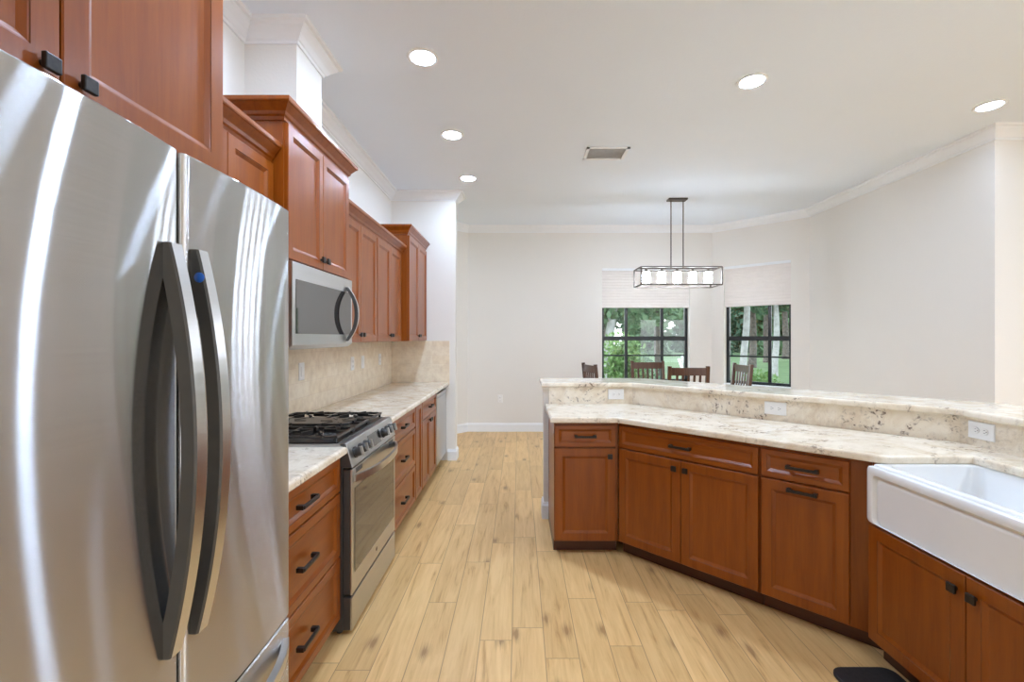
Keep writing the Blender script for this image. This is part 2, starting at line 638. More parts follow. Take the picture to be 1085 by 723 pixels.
def offset(poly, d):
    """inset a ccw polygon by d"""
    if not d:
        return list(poly)
    n = len(poly)
    out = []
    for i in range(n):
        a, p, b = Vector(poly[i - 1]), Vector(poly[i]), Vector(poly[(i + 1) % n])
        d0 = (p - a).normalized(); d1 = (b - p).normalized()
        n0 = Vector((-d0.y, d0.x)); n1 = Vector((-d1.y, d1.x))
        s = n0 + n1
        s = s / max(0.2, s.dot(n0))
        out.append((p.x + s.x * d, p.y + s.y * d))
    return out

def rrect(x0, x1, y0, y1, r, n=5):
    pts = []
    for cx, cy, a0 in ((x1 - r, y0 + r, -PI / 2), (x1 - r, y1 - r, 0), (x0 + r, y1 - r, PI / 2), (x0 + r, y0 + r, PI)):
        for k in range(n + 1):
            a = a0 + PI / 2 * k / n
            pts.append((cx + r * math.cos(a), cy + r * math.sin(a)))
    return pts

def tag(o, label, cat, group=None):
    o['label'] = label
    o['category'] = cat
    if group:
        o['group'] = group
    return o

def thing(name, label, cat, loc=(0, 0, 0), rz=0.0, group=None):
    o = bpy.data.objects.new(name, None)
    o.empty_display_size = 0.1
    C.objects.link(o)
    o.location = loc
    o.rotation_euler = (0, 0, rz)
    return tag(o, label, cat, group)

def struct(o):
    o['kind'] = 'structure'
    return o

def copy_tree(o, parent=None):
    c = o.copy()
    C.objects.link(c)
    if parent:
        c.parent = parent
    for ch in list(o.children):
        copy_tree(ch, c)
    return c

# ------------------------------------------------------------------ room shell
CEIL = 3.14
WX = -1.50                      # kitchen wall
YF = 6.96                       # far wall
EY, EX = 5.33, -0.745           # end wall of the kitchen run
RX = 3.86                       # right wall
BX = 2.95                       # bay corner on the far wall
BL = -0.79                      # left bay corner
RY = 3.69                       # outside corner of the right wall

struct(MB('floor').box((-2.2, -4.2, -0.1), (7.4, 7.3, 0)).build('floor'))
struct(MB('ceil').box((-2.2, -4.2, CEIL), (7.4, 7.3, CEIL + 0.2)).build('ceiling'))
struct(MB('wall').box((WX - 0.15, -4.0, 0), (WX, EY + 0.14, CEIL)).build('wall_left'))
struct(MB('wall').box((WX, EY, 0), (EX, EY + 0.14, CEIL)).build('wall_end'))
struct(MB('wall').box((-1.9, EY + 0.14, 0), (-1.75, 6.05, CEIL)).build('wall_dining_left'))
struct(MB('wall').box((WX, 2.486, 2.55), (-1.215, 2.80, CEIL)).build('wall_chase'))

def holed(mb, x0, x1, z0, z1, hx0, hx1, hz0, hz1, y0, y1):
    mb.box((x0, y0, z0), (hx0, y1, z1)); mb.box((hx1, y0, z0), (x1, y1, z1))
    mb.box((hx0, y0, z0), (hx1, y1, hz0)); mb.box((hx0, y0, hz1), (hx1, y1, z1))
    return mb

WH = 2.50      # window head
WS = 0.75      # window sill
W1 = (1.27, 2.615)
struct(holed(MB('wall'), BL, BX, 0, CEIL, W1[0], W1[1], WS, WH, YF, YF + 0.15).build('wall_far'))
# left bay wall, at 45 degrees
ba = Vector((BL - 0.96, YF - 0.96)); bb = Vector((BL, YF))
struct(MB('wall').box((0, 0, 0), ((bb - ba).length, 0.15, CEIL)).build('wall_bay_left', loc=(ba.x, ba.y, 0), rz=PI / 4))
# right bay wall: local x runs from the far wall to the right wall
BANG = math.atan2(-(YF - 6.05), RX - BX)
BLEN = math.hypot(RX - BX, YF - 6.05)
W2 = (0.178, 1.070)
struct(holed(MB('wall'), 0, BLEN, 0, CEIL, W2[0], W2[1], WS, WH, 0, 0.15).build('wall_bay_right', loc=(BX, YF, 0), rz=BANG))
struct(MB('wall').box((RX, RY, 0), (RX + 0.15, 6.05, CEIL)).build('wall_right'))
struct(MB('wall').box((RX + 0.15, RY, 0), (7.2, RY + 0.15, CEIL)).build('wall_right_return'))
lr = MB('wall')                # unseen opening added to let daylight in from the living-room side
lr.box((7.2, -4.0, 0), (7.35, -3.3, CEIL)).box((7.2, 0.3, 0), (7.35, RY + 0.15, CEIL)).box((7.2, -3.3, 2.45), (7.35, 0.3, CEIL))
struct(lr.build('wall_living_right'))
# wall behind the camera: two tall windows, plus an opening added for daylight
bk = MB('wall')
holed(bk, -1.65, 3.2, 0, CEIL, 0.5, 1.5, 0.02, 2.2, -4.15, -4.0)
holed(bk, 3.2, 5.65, 0, CEIL, 4.85, 5.50, 0.45, 2.15, -4.15, -4.0)
holed(bk, 5.65, 7.35, 0, CEIL, 5.78, 6.60, 0.45, 2.15, -4.15, -4.0)
struct(bk.build('wall_back'))

CROWN = [(0, -0.10), (0.010, -0.10), (0.013, -0.086), (0.022, -0.082), (0.040, -0.060), (0.068, -0.034), (0.074, -0.020),
         (0.090, -0.016), (0.095, 0.0), (0, 0.0)]
path = [(WX, -4.0), (WX, 2.486), (-1.215, 2.486), (-1.215, 2.80), (WX, 2.80), (WX, EY), (EX, EY), (EX, EY + 0.14),
        (-1.75, EY + 0.14), (-1.75, 6.0), (BL, YF), (BX, YF), (RX, 6.05), (RX, RY), (7.2, RY)]
struct(MB('trim').sweep(path, CROWN, CEIL).build('trim_1'))
BASE = [(0, 0), (0.016, 0), (0.016, 0.105), (0.010, 0.118), (0.008, 0.130), (0, 0.132)]
struct(MB('trim').sweep([(-0.835, EY), (EX, EY), (EX, EY + 0.14), (-1.75, EY + 0.14)], BASE, 0).build('baseboard_end'))
struct(MB('trim').sweep([(-1.75, 6.0), (BL, YF), (BX, YF), (RX, 6.05), (RX, RY), (7.2, RY)], BASE, 0).build('baseboard_far'))

# windows -----------------------------------------------------------------
def make_window(name, x0, x1, loc, rz, cols):
    d = 0.10                                   # recess of the frame behind the wall face
    w = MB('win')
    f = 0.045
    for a, b in (((x0, d, WS), (x0 + f, d + 0.05, WH)), ((x1 - f, d, WS), (x1, d + 0.05, WH)),
                 ((x0, d, WS), (x1, d + 0.05, WS + f)), ((x0, d, WH - f), (x1, d + 0.05, WH))):
        w.box(a, b)
    fr = struct(w.build(name, loc=loc, rz=rz))
    zm = 1.425                                 # meeting rail
    MB('win').box((x0 + f, d - 0.008, zm - 0.032), (x1 - f, d + 0.04, zm + 0.032)).build('meeting_rail', fr)
    for c in cols:
        MB('win').box((c - 0.022, d + 0.012, WS + f), (c + 0.022, d + 0.032, WH - f)).build('muntin', fr)
    for z in (1.16, 1.92):
        MB('win').box((x0 + f, d + 0.014, z - 0.011), (x1 - f, d + 0.03, z + 0.011)).build('muntin', fr)
    MB('glass').add([(x0 + f, d + 0.022, WS + f), (x1 - f, d + 0.022, WS + f), (x1 - f, d + 0.022, WH - f), (x0 + f, d + 0.022, WH - f)],
                    [(0, 1, 2, 3)]).build('glass_pane', fr)
    MB('trim').box((x0 - 0.0, -0.012, WS - 0.02), (x1, d, WS + 0.004)).build('window_sill', fr)
    return fr

make_window('window_1', W1[0], W1[1], (0, YF, 0), 0, (1.665, 2.22))
make_window('window_2', W2[0], W2[1], (BX, YF, 0), BANG, (0.775,))

def make_shade(x0, x1, loc, rz, label):
    t = thing('window_shade', label, 'window shade', loc, rz, 'pleated shades')
    zb = 1.895
    MB('trim').box((x0 + 0.004, 0.012, WH - 0.035), (x1 - 0.004, 0.062, WH)).build('headrail', t)
    n = 26
    vs, fs = [], []
    for k in range(n + 1):
        z = WH - 0.035 - (WH - 0.035 - zb - 0.014) * k / n
        y = 0.030 + (0.004 if k % 2 else 0)
        vs += [(x0 + 0.006, y, z), (x1 - 0.006, y, z)]
    for k in range(n):
        a = 2 * k
        fs.append((a, a + 1, a + 3, a + 2))
    MB('shade').add(vs, fs).build('shade_fabric', t)
    MB('shade').box((x0 + 0.006, 0.020, zb), (x1 - 0.006, 0.048, zb + 0.016)).build('bottom_rail', t)
    return t

make_shade(W1[0], W1[1], (0, YF, 0), 0, 'white pleated shade half lowered over the wide window behind the pendant')
make_shade(W2[0], W2[1], (BX, YF, 0), BANG, 'white pleated shade half lowered over the narrow angled window')

# ------------------------------------------------------------------ outside
struct(MB('grass').box((-40, 7.3, -0.30), (70, 90, -0.20)).build('lawn'))

def leaf_cloud(mb, blobs, n, size, mi=0, rnd=None):
    rnd = rnd or random
    vol = [b[3] * b[4] * b[5] for b in blobs]
    tot = sum(vol)
    for b, v in zip(blobs, vol):
        for _ in range(int(n * v / tot) + 1):
            while True:
                p = Vector((rnd.uniform(-1, 1), rnd.uniform(-1, 1), rnd.uniform(-1, 1)))
                if 0.35 < p.length < 1:
                    break
            p = Vector((b[0] + p.x * b[3], b[1] + p.y * b[4], b[2] + p.z * b[5]))
            a = Vector((rnd.gauss(0, 1), rnd.gauss(0, 1), rnd.gauss(0, 1))).normalized()
            c = a.cross(Vector((rnd.gauss(0, 1), rnd.gauss(0, 1), rnd.gauss(0, 1)))).normalized()
            s = size * rnd.uniform(0.6, 1.3)
            mb.add([p - a * s, p - c * s * 0.5, p + a * s, p + c * s * 0.5], [(0, 1, 2, 3)], mi)
    return mb

def tree(x, y, trunk_r, h, lean, leaf, bark, crown, n, size, label, seed):
    r = random.Random(seed)
    t = thing('tree', label, 'tree', (x, y, -0.2), 0, 'trees on the lawn')
    pts = [(lean[0] * k / 8 + 0.05 * math.sin(k + seed), lean[1] * k / 8, h * k / 8) for k in range(9)]
    mb = MB(bark).tube(pts, [trunk_r * (1.25 if k == 0 else 1 - 0.055 * k) for k in range(9)], 10)
    for k in range(5):
        a = r.uniform(0, 2 * PI)
        b = pts[5 + k % 3]
        mb.tube([b, (b[0] + math.cos(a) * 0.8, b[1] + math.sin(a) * 0.8, b[2] + 0.7),
                 (b[0] + math.cos(a) * 1.7, b[1] + math.sin(a) * 1.7, b[2] + 1.2)], [trunk_r * 0.4, trunk_r * 0.28, trunk_r * 0.12], 6)
    mb.build('trunk', t)
    blobs = []
    cz, cr = crown
    for k in range(9):
        a = r.uniform(0, 2 * PI); d = r.uniform(0.1, 0.75) * cr
        s = r.uniform(0.4, 0.62) * cr
        blobs.append((lean[0] + math.cos(a) * d, lean[1] + math.sin(a) * d, cz + r.uniform(-0.5, 0.5) * cr, s, s, s * 0.8))
    leaf_cloud(MB(leaf), blobs, n, size, 0, r).build('crown', t)
    return t

tree(2.25, 12.0, 0.15, 3.6, (0.45, 0.3), 'leaf_a', 'bark_l', (3.1, 1.5), 1900, 0.13, 'pale grey leaning tree beyond the left edge of the wide window', 1)
tree(5.2, 17.0, 0.14, 5.0, (0.1, 0.2), 'leaf_a', 'bark', (3.6, 1.9), 2600, 0.16, 'brown trunked leafy tree in the middle of the wide window', 2)
tree(4.3, 23.0, 0.24, 5.0, (0.2, 0.2), 'leaf_b', 'bark', (3.6, 2.2), 2600, 0.2, 'dark leafy tree standing behind the leaning pale tree', 3)
tree(6.72, 13.6, 0.11, 5.0, (0.1, 0), 'leaf_a', 'bark_l', (3.6, 1.5), 2000, 0.14, 'thick pale trunk at the left of the narrow window', 4)
tree(10.96, 19.5, 0.14, 5.0, (0.1, 0), 'leaf_b', 'bark_l', (4.4, 2.0), 2200, 0.18, 'pale trunk behind the upright bar of the narrow window', 5)
tree(12.8, 25.0, 0.20, 6.0, (0.1, 0), 'leaf_a', 'bark', (5.0, 2.3), 2200, 0.22, 'dark trunk between the two pale trunks in the narrow window', 6)
tree(20.5, 35.0, 0.25, 7.0, (0, 0), 'leaf_b', 'bark', (6.0, 2.8), 2200, 0.28, 'dark trunk at the right edge of the narrow window', 7)
tree(16.3, 30.0, 0.20, 6.5, (0.1, 0), 'leaf_b', 'bark', (5.6, 2.6), 2200, 0.26, 'slim dark trunk deep in the shade behind the narrow window bar', 8)

def shrub(x, y, w, h, leaf, n, size, label, seed, name='shrub', group='shrubs outside the windows'):
    r = random.Random(seed)
    t = thing(name, label, 'shrub', (x, y, -0.2), 0, group)
    mb = MB('bark')
    for k in range(6):
        a = r.uniform(0, 2 * PI)
        mb.tube([(0.05 * math.cos(a), 0.05 * math.sin(a), 0), (w * 0.3 * math.cos(a), w * 0.3 * math.sin(a), h * 0.7)], [0.02, 0.008], 5)
    mb.build('stem', t)
    blobs = []
    for k in range(8):
        a = r.uniform(0, 2 * PI); d = r.uniform(0, 0.6) * w
        s = r.uniform(0.35, 0.55) * w
        blobs.append((math.cos(a) * d, math.sin(a) * d, h * r.uniform(0.35, 0.72), s, s, h * 0.3))
    leaf_cloud(MB(leaf), blobs, n, size, 0, r).build('foliage', t)
    return t

shrub(2.2, 9.6, 0.75, 1.75, 'leaf_c', 1700, 0.055, 'tall bright green shrub at the left of the wide window', 11)
shrub(3.0, 11.6, 0.8, 1.35, 'leaf_a', 1300, 0.06, 'mid green shrub behind the dining chairs in the wide window', 12)
shrub(4.30, 8.2, 0.45, 1.10, 'leaf_c', 1500, 0.045, 'low bright shrub under the narrow window, beside the chair', 13)
shrub(5.45, 8.5, 0.5, 1.15, 'leaf_c', 1500, 0.045, 'low bright shrub at the right corner of the narrow window', 14)
# wood edge far behind
rr = random.Random(5)
for k in range(27):
    far = k >= 9
    x = 0.5 + (k % 9) * 5.9 + (0, 1.5, 3.4)[k // 9]
    y = (43.5, 51, 58)[k // 9] + rr.uniform(-0.5, 0.5)
    t = thing('tree', 'dark dense tree in the front row of the woods across the lawn' if not far else ('dark dense tree in the middle row of the woods across the lawn' if k < 18 else 'dark dense tree in the rear row of the woods across the lawn'),
              'tree', (x, y, -0.2), 0, ('front row of the woods', 'middle row of the woods', 'rear row of the woods')[k // 9])
    MB('bark').tube([(0, 0, 0), (0.1, 0, 2.5), (0, 0.1, 5)], [0.34, 0.3, 0.22], 8).build('trunk', t)
    bl = []
    for j in range(20):
        bl.append((-1.2 + (j % 5) * 0.6, rr.uniform(-0.6, 0.6), 0.75 + (j // 5) * 1.7 + rr.uniform(-0.3, 0.3), 1.1, 1.2, 1.25))
    leaf_cloud(MB('leaf_b' if k % 2 else 'leaf_a'), bl, 2400, 0.42, 0, rr).build('crown', t)

# white slatted garden chair beyond the wide window
t = thing('garden_chair', 'white round-topped slatted garden chair on the lawn at the right of the wide window', 'garden chair', (4.72, 12.0, -0.2), 0.5)
mb = MB('white_wood')
for k in range(5):
    x = -0.22 + k * 0.11
    mb.obox((x, 0.12, 0.36), (x * 1.15, 0.42, 1.18 - 2.2 * x * x), 0.095, 0.02, (0, 1, 0))
mb.build('backrest', t)
mb = MB('white_wood')
for k in range(5):
    mb.box((-0.27, -0.38 + k * 0.11, 0.36), (0.27, -0.285 + k * 0.11, 0.38))
mb.build('seat', t)
for s in (-1, 1):
    MB('white_wood').box((s * 0.29 - 0.012, -0.38, 0), (s * 0.29 + 0.012, -0.30, 0.58)).build('leg', t)
    MB('white_wood').obox((s * 0.29, -0.3, 0.34), (s * 0.29, 0.42, 0.04), 0.024, 0.08).build('leg', t)
    MB('white_wood').box((s * 0.30 - 0.06, -0.44, 0.58), (s * 0.30 + 0.06, 0.24, 0.60)).build('armrest', t)

# ------------------------------------------------------------------ cabinetry
def knob(parent, x, z, y):
    """square hammered plate knob on a short post; y is the face it stands on"""
    mb = MB('bronze')
    mb.lathe([(0.007, 0), (0.006, -0.014)], (x, y, z), 'y', 10)
    mb.box((x - 0.016, y - 0.024, z - 0.016), (x + 0.016, y - 0.013, z + 0.016))
    return mb.build('knob', parent, 0.0025)

def pull(parent, x, z, y, L=0.13):
    """hammered bar pull with square feet"""
    mb = MB('bronze')
    for s in (-1, 1):
        xx = x + s * (L / 2 - 0.008)
        mb.box((xx - 0.009, y - 0.030, z - 0.009), (xx + 0.009, y, z + 0.009))
    mb.box((x - L / 2 + 0.004, y - 0.034, z - 0.007), (x + L / 2 - 0.004, y - 0.022, z + 0.007))
    return mb.build('handle', parent, 0.002)

def door(t, x0, x1, z0, z1, kx=None, kz=None, pl=False, y=-0.02, horiz=False, stile=0.06, name='door'):
    d = MB('wood', 'glaze').front(x0, x1, z0, z1, y, 0.02, stile).build(name, t)
    if kx is not None:
        if pl:
            pull(d, kx, kz, y)
        else:
            knob(d, kx, kz, y)
    return d

def drawer(t, x0, x1, z0, z1, y=-0.02, L=0.14, stile=0.05):
    d = MB('woodh', 'glaze').front(x0, x1, z0, z1, y, 0.02, min(stile, (z1 - z0) * 0.28)).build('drawer', t)
    pull(d, (x0 + x1) / 2, (z0 + z1) / 2, y, L)
    return d

def carcass(t, w, d, z0, z1, toe=True):
    MB('wood').box((0, 0, z0), (w, d, z1)).build('carcass', t)
    if toe:
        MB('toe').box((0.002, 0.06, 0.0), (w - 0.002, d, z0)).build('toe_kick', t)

CAB_CROWN = [(0.0, 0.0), (0.008, 0.0), (0.010, 0.016), (0.018, 0.022), (0.022, 0.036), (0.040, 0.058), (0.046, 0.066),
             (0.052, 0.068), (0.055, 0.074), (0.055, 0.090), (0, 0.090)]

def upper(label, Y0, Y1, xf, z0, z1, ndoors, knobs='pair', crown=True, ends=(0, 0), group='wall cabinets along the kitchen wall', filler=0.0):
    """wall cabinet facing +X; xf = outer face of its doors"""
    w = Y1 - Y0
    dep = (xf - 0.02) - WX
    t = thing('wall_cabinet', label, 'wall cabinet', (xf - 0.02, Y0, 0), PI / 2, group)
    carcass(t, w, dep, z0, z1, False)
    g = 0.008
    ww = (w - filler - 2 * g - 0.003 * (ndoors - 1)) / ndoors
    for k in range(ndoors):
        a = g + k * (ww + 0.003)
        kx = (a + ww - 0.03) if k % 2 == 0 else (a + 0.03)
        door(t, a, a + ww, z0 + 0.004, z1 - 0.006, kx if knobs else None, z0 + 0.055)
    if crown:
        p = []
        if ends[0]:
            p.append((0, dep))
        p += [(0, 0), (w, 0)]
        if ends[1]:
            p.append((w, dep))
        # path runs so that its right-hand side is outward (-Y local)
        MB('wood').sweep(p, CAB_CROWN, z1).build('crown_molding', t)
    return t

UB = 1.402
# over the refrigerator
t = thing('wall_cabinet', 'large two-door cherry cabinet above the refrigerator', 'wall cabinet', (-0.94, 0.40, 0), PI / 2, 'wall cabinets along the kitchen wall')
MB('wood').box((0, 0, 1.93), (1.02, -0.94 - WX, 2.62)).build('carcass', t)
door(t, 0.004, 0.513, 1.934, 2.61, 0.478, 1.966, stile=0.07)
door(t, 0.517, 1.016, 1.934, 2.61, 0.556, 1.966, stile=0.07)
for x in (-0.02, 1.02):
    MB('wood').box((x, 0.0, 0), (x + 0.02, -0.94 - WX, 2.62)).build('side_panel', t)
upper('short two-door cherry wall cabinet between refrigerator and microwave cabinet', 1.441, 2.12, -1.14, 1.70, 2.25, 2, 'pair')
upper('tall cherry wall cabinet standing proud above the microwave', 2.122, 2.898, -1.08, 1.805, 2.45, 2, ends=(1, 1))
upper('two-door cherry wall cabinet just right of the microwave', 2.90, 3.66, -1.14, UB, 2.25, 2)
upper('two-door cherry wall cabinet next to the tall end cabinet', 3.662, 4.468, -1.14, UB, 2.25, 2, filler=0.05)
upper('tall cherry end cabinet standing proud at the far end of the kitchen wall', 4.47, 5.328, -1.08, UB, 2.45, 2, ends=(1, 0))

BF = -0.855     # outer face of base doors on the kitchen wall
def base(label, Y0, Y1):
    t = thing('base_cabinet', label, 'base cabinet', (BF - 0.02, Y0, 0), PI / 2, 'base cabinets along the kitchen wall')
    carcass(t, Y1 - Y0, BF - 0.02 - WX - 0.001, 0.085, 0.878)
    return t, Y1 - Y0

for lab, a, b in (('three-drawer cherry base cabinet between refrigerator and range', 1.442, 2.182),
                  ('three-drawer cherry base cabinet on the far side of the range', 2.958, 3.76)):
    t, w = base(lab, a, b)
    drawer(t, 0.006, w - 0.006, 0.700, 0.866)
    drawer(t, 0.006, w - 0.006, 0.392, 0.692)
    drawer(t, 0.006, w - 0.006, 0.090, 0.384)
t, w = base('narrow one-door cherry base cabinet between drawer stack and double doors', 3.762, 4.02)
door(t, 0.006, w - 0.006, 0.090, 0.866, stile=0.055)
t, w = base('cherry base cabinet with one drawer over two doors beside the dishwasher', 4.022, 4.702)
drawer(t, 0.006, w - 0.006, 0.700, 0.866)
door(t, 0.006, w / 2 - 0.0015, 0.090, 0.692, w / 2 - 0.03, 0.655)
door(t, w / 2 + 0.0015, w - 0.006, 0.090, 0.692, w / 2 + 0.03, 0.655)

# dishwasher
t = thing('dishwasher', 'stainless dishwasher at the far end of the kitchen run', 'dishwasher', (BF - 0.03, 4.704, 0), PI / 2)
MB('grey_case').box((0, 0.01, 0.1), (0.612, 0.58, 0.872)).build('body', t)
MB('steel_p').box((0.006, -0.035, 0.105), (0.606, 0.01, 0.80)).build('door', t, 0.006)
MB('steel_p').box((0.006, -0.035, 0.803), (0.606, 0.01, 0.842)).build('control_strip', t, 0.004)
MB('black').box((0.006, -0.008, 0.845), (0.606, 0.01, 0.872)).build('top_gap', t)
MB('black').box((0.006, 0.05, 0.0), (0.606, 0.5, 0.1)).build('toe_kick', t)

# worktops on the kitchen wall
CT = 0.914
MB_ = MB('granite').prism([(WX + 0.012, 1.442), (-0.825, 1.442), (-0.825, 2.184), (WX + 0.012, 2.184)], 0.878, CT, 0, 0.014, 0.006)
tag(MB_.build('worktop'), 'short cream granite worktop between refrigerator and range', 'worktop', 'granite worktops')
MB_ = MB('granite').prism([(WX + 0.012, 2.956), (-0.825, 2.956), (-0.825, EY - 0.012), (WX + 0.012, EY - 0.012)], 0.878, CT, 0, 0.014, 0.006)
tag(MB_.build('worktop'), 'long cream granite worktop running from the range to the end wall', 'worktop', 'granite worktops')
# tile backsplash on the wall and on the end wall
mb = MB('tile').box((WX, 1.442, CT - 0.03), (WX + 0.010, EY, 1.398))
mb.box((WX + 0.010, EY - 0.010, CT - 0.03), (-0.815, EY, 1.398))
struct(mb.build('trim_2'))

# ------------------------------------------------------------------ refrigerator
t = thing('refrigerator', 'large stainless french-door refrigerator beside the drawers', 'refrigerator', (-0.80, 0.50, 0), PI / 2)
# local x = world Y - 0.5, local y = -(X + 0.8)
FW = 0.913
MB('grey_case').box((0, 0.0, 0.03), (FW, 0.63, 1.80)).build('body', t, 0.004)
def fr_door(x0, x1, z0, z1, name):
    mb = MB('steel')
    n = 10
    yf = -0.09
    # outline: flat face with generously rolled vertical edges
    r = 0.016
    pts = [(x0, -0.008), (x0, yf + r)]
    for k in range(1, n):
        a = PI / 2 * k / n
        pts.append((x0 + r - r * math.cos(a), yf + r - r * math.sin(a)))
    for k in range(25):                        # the sheet bows out a little across its width
        u = k / 24
        pts.append((x0 + r + (x1 - x0 - 2 * r) * u, yf - BOW * (1 - (2 * u - 1) ** 2)))
    for k in range(1, n):
        a = PI / 2 * k / n
        pts.append((x1 - r + r * math.sin(a), yf + r - r * math.cos(a)))
    pts += [(x1, yf + r), (x1, -0.008)]
    m = len(pts)
    zt = z1 - 0.004
    vs = [(p[0], p[1], z0) for p in pts] + [(p[0], p[1], zt) for p in pts]
    mb.add(vs, [(k, k + 1, k + 1 + m, k + m) for k in range(m - 1)], 0, True)
    top = offset(pts, 0.004)
    mb.add([(p[0], p[1], zt) for p in pts] + [(p[0], p[1], z1) for p in top], [(k, k + 1, k + 1 + m, k + m) for k in range(m - 1)])
    mb.add([(p[0], p[1], z1) for p in top], [tuple(range(m))])
    mb.add(vs[:m], [tuple(range(m))[::-1]])
    mb.add([vs[0], vs[m - 1], vs[2 * m - 1], vs[m]], [(3, 2, 1, 0)])
    return mb.build(name, t)
BOW = 0.008
split = 0.4585
dl = fr_door(0.0, split - 0.005, 0.585, 1.83, 'door')
dr = fr_door(split + 0.005, FW, 0.585, 1.83, 'door')
dd = fr_door(0.0, FW, 0.06, 0.573, 'freezer_drawer')
MB('seal').box((0.01, -0.008, 0.05), (FW - 0.01, 0.0, 1.82)).build('seal', t)
MB('grey_case').box((0.0, -0.07, 1.8), (0.10, 0.12, 1.826)).build('hinge_cover', t)
MB('grey_case').box((FW - 0.10, 0.0, 1.8), (FW, 0.12, 1.826)).build('hinge_cover', t)
for x in (0.06, FW - 0.06):
    MB('black').lathe([(0.02, 0), (0.02, 0.03)], (x, 0.05, 0), 'z', 12).build('foot', t)

def bow_handle(parent, x, z0, z1, w=0.036, th=0.030, out=0.052, yf=-0.09):
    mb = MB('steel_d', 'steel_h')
    n = 28
    rings = []
    for k in range(n + 1):
        u = k / n
        z = z0 + (z1 - z0) * u
        o = out * (1 - abs(2 * u - 1) ** 2.0)
        yo = yf - 0.016 - o                     # outer face
        yi = min(yf + 0.002, yo + th)
        c = 0.004
        rings.append([(x - w / 2, yi, z), (x - w / 2, yo + c, z), (x - w / 2 + c, yo, z), (x + w / 2 - c, yo, z), (x + w / 2, yo + c, z), (x + w / 2, yi, z)])
    vs = [p for r in rings for p in r]
    m = 6
    for k in range(n):
        for j in range(m):
            a, b = k * m + j, k * m + (j + 1) % m
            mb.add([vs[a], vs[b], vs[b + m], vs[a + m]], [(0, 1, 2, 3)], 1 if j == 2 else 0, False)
    mb.add(rings[0], [tuple(range(6))], 0)
    mb.add(rings[-1], [tuple(range(6))[::-1]], 0)
    return mb.build('handle', parent)
bow_handle(dl, 0.422, 0.795, 1.627)
bow_handle(dr, 0.500, 0.795, 1.627)
# round blue sticker on the flank of the right handle
MB('blue').lathe([(0.0, -0.001), (0.011, -0.001), (0.011, 0.0), (0.0, 0.0)], (0.4818, -0.110, 1.566), 'x', 20).build('sticker', dr)
# freezer drawer handle: horizontal bow
mb = MB('steel_h')
pts = []
for k in range(25):
    u = k / 24
    pts.append((0.03 + (FW - 0.06) * u, -0.090 - 0.055 * (1 - abs(2 * u - 1) ** 4), 0.508))
for a, b in zip(pts[:-1], pts[1:]):
    mb.obox(a, b, 0.020, 0.030)
mb.build('handle', dd)

# ------------------------------------------------------------------ range
RF = -0.805
t = thing('range', 'stainless slide-in gas range with black grates', 'range', (RF, 2.19, 0), PI / 2)
RW = 0.762
# local: x along +Y, y into the wall; y=0 is the oven door face
MB('grey_case').box((0, 0.045, 0.02), (RW, 0.66, 0.905)).build('body', t)
MB('steel_p', 'grey_case').box((0.002, 0.0, 0.022), (RW - 0.002, 0.010, 0.180)).box((0.004, 0.010, 0.022), (RW - 0.004, 0.045, 0.180), 1).build('storage_drawer', t, 0.003)
od = MB('steel_p', 'grey_case').box((0.002, 0.0, 0.192), (RW - 0.002, 0.010, 0.800)).box((0.004, 0.010, 0.194), (RW - 0.004, 0.043, 0.798), 1).build('oven_door', t, 0.003)
mb = MB('black_glass')
mb.box((0.035, -0.003, 0.290), (RW - 0.035, 0.001, 0.700))
mb.build('oven_window', od)
mb = MB('steel_d')
mb.lathe([(0.0, -0.001), (0.012, -0.001), (0.012, 0.0), (0.0, 0.0)], (RW / 2, 0, 0.243), 'y', 20)
mb.build('badge', od)
mb = MB('steel_h')
pts = [(0.02 + (RW - 0.04) * k / 24, 0.0 - 0.062 * (1 - abs(2 * k / 24 - 1) ** 2.6) - 0.006, 0.752) for k in range(25)]
for a, b in zip(pts[:-1], pts[1:]):
    mb.obox(a, b, 0.016, 0.036)
mb.build('handle', od)
for x in (0.10, RW - 0.10):
    mb = MB('slot')
    for k in range(4):
        mb.box((x - 0.045, -0.0015, 0.770 + k * 0.006), (x + 0.045, 0.001, 0.773 + k * 0.006))
    mb.build('vent_slots', od)
# control panel: sloped wedge
def wedge(mb, x0, x1, pts, mi=0):
    n = len(pts)
    vs = [(x0, p[0], p[1]) for p in pts] + [(x1, p[0], p[1]) for p in pts]
    fs = [tuple(range(n)), tuple(range(n, 2 * n))[::-1]] + [(k, k + n, (k + 1) % n + n, (k + 1) % n) for k in range(n)]
    mb.add(vs, fs, mi)
    return mb
cp = wedge(MB('steel_p'), 0.003, RW - 0.003, [(-0.003, 0.808), (0.045, 0.808), (0.045, 0.905), (0.060, 0.925), (0.033, 0.925), (0.028, 0.922)]).build('control_panel', t, 0.002)
for xa, xb in ((0.0, 0.003), (RW - 0.003, RW)):
    wedge(MB('grey_case'), xa, xb, [(0.001, 0.810), (0.045, 0.810), (0.045, 0.905), (0.060, 0.922), (0.034, 0.922), (0.030, 0.920)]).build('end_cap', cp)
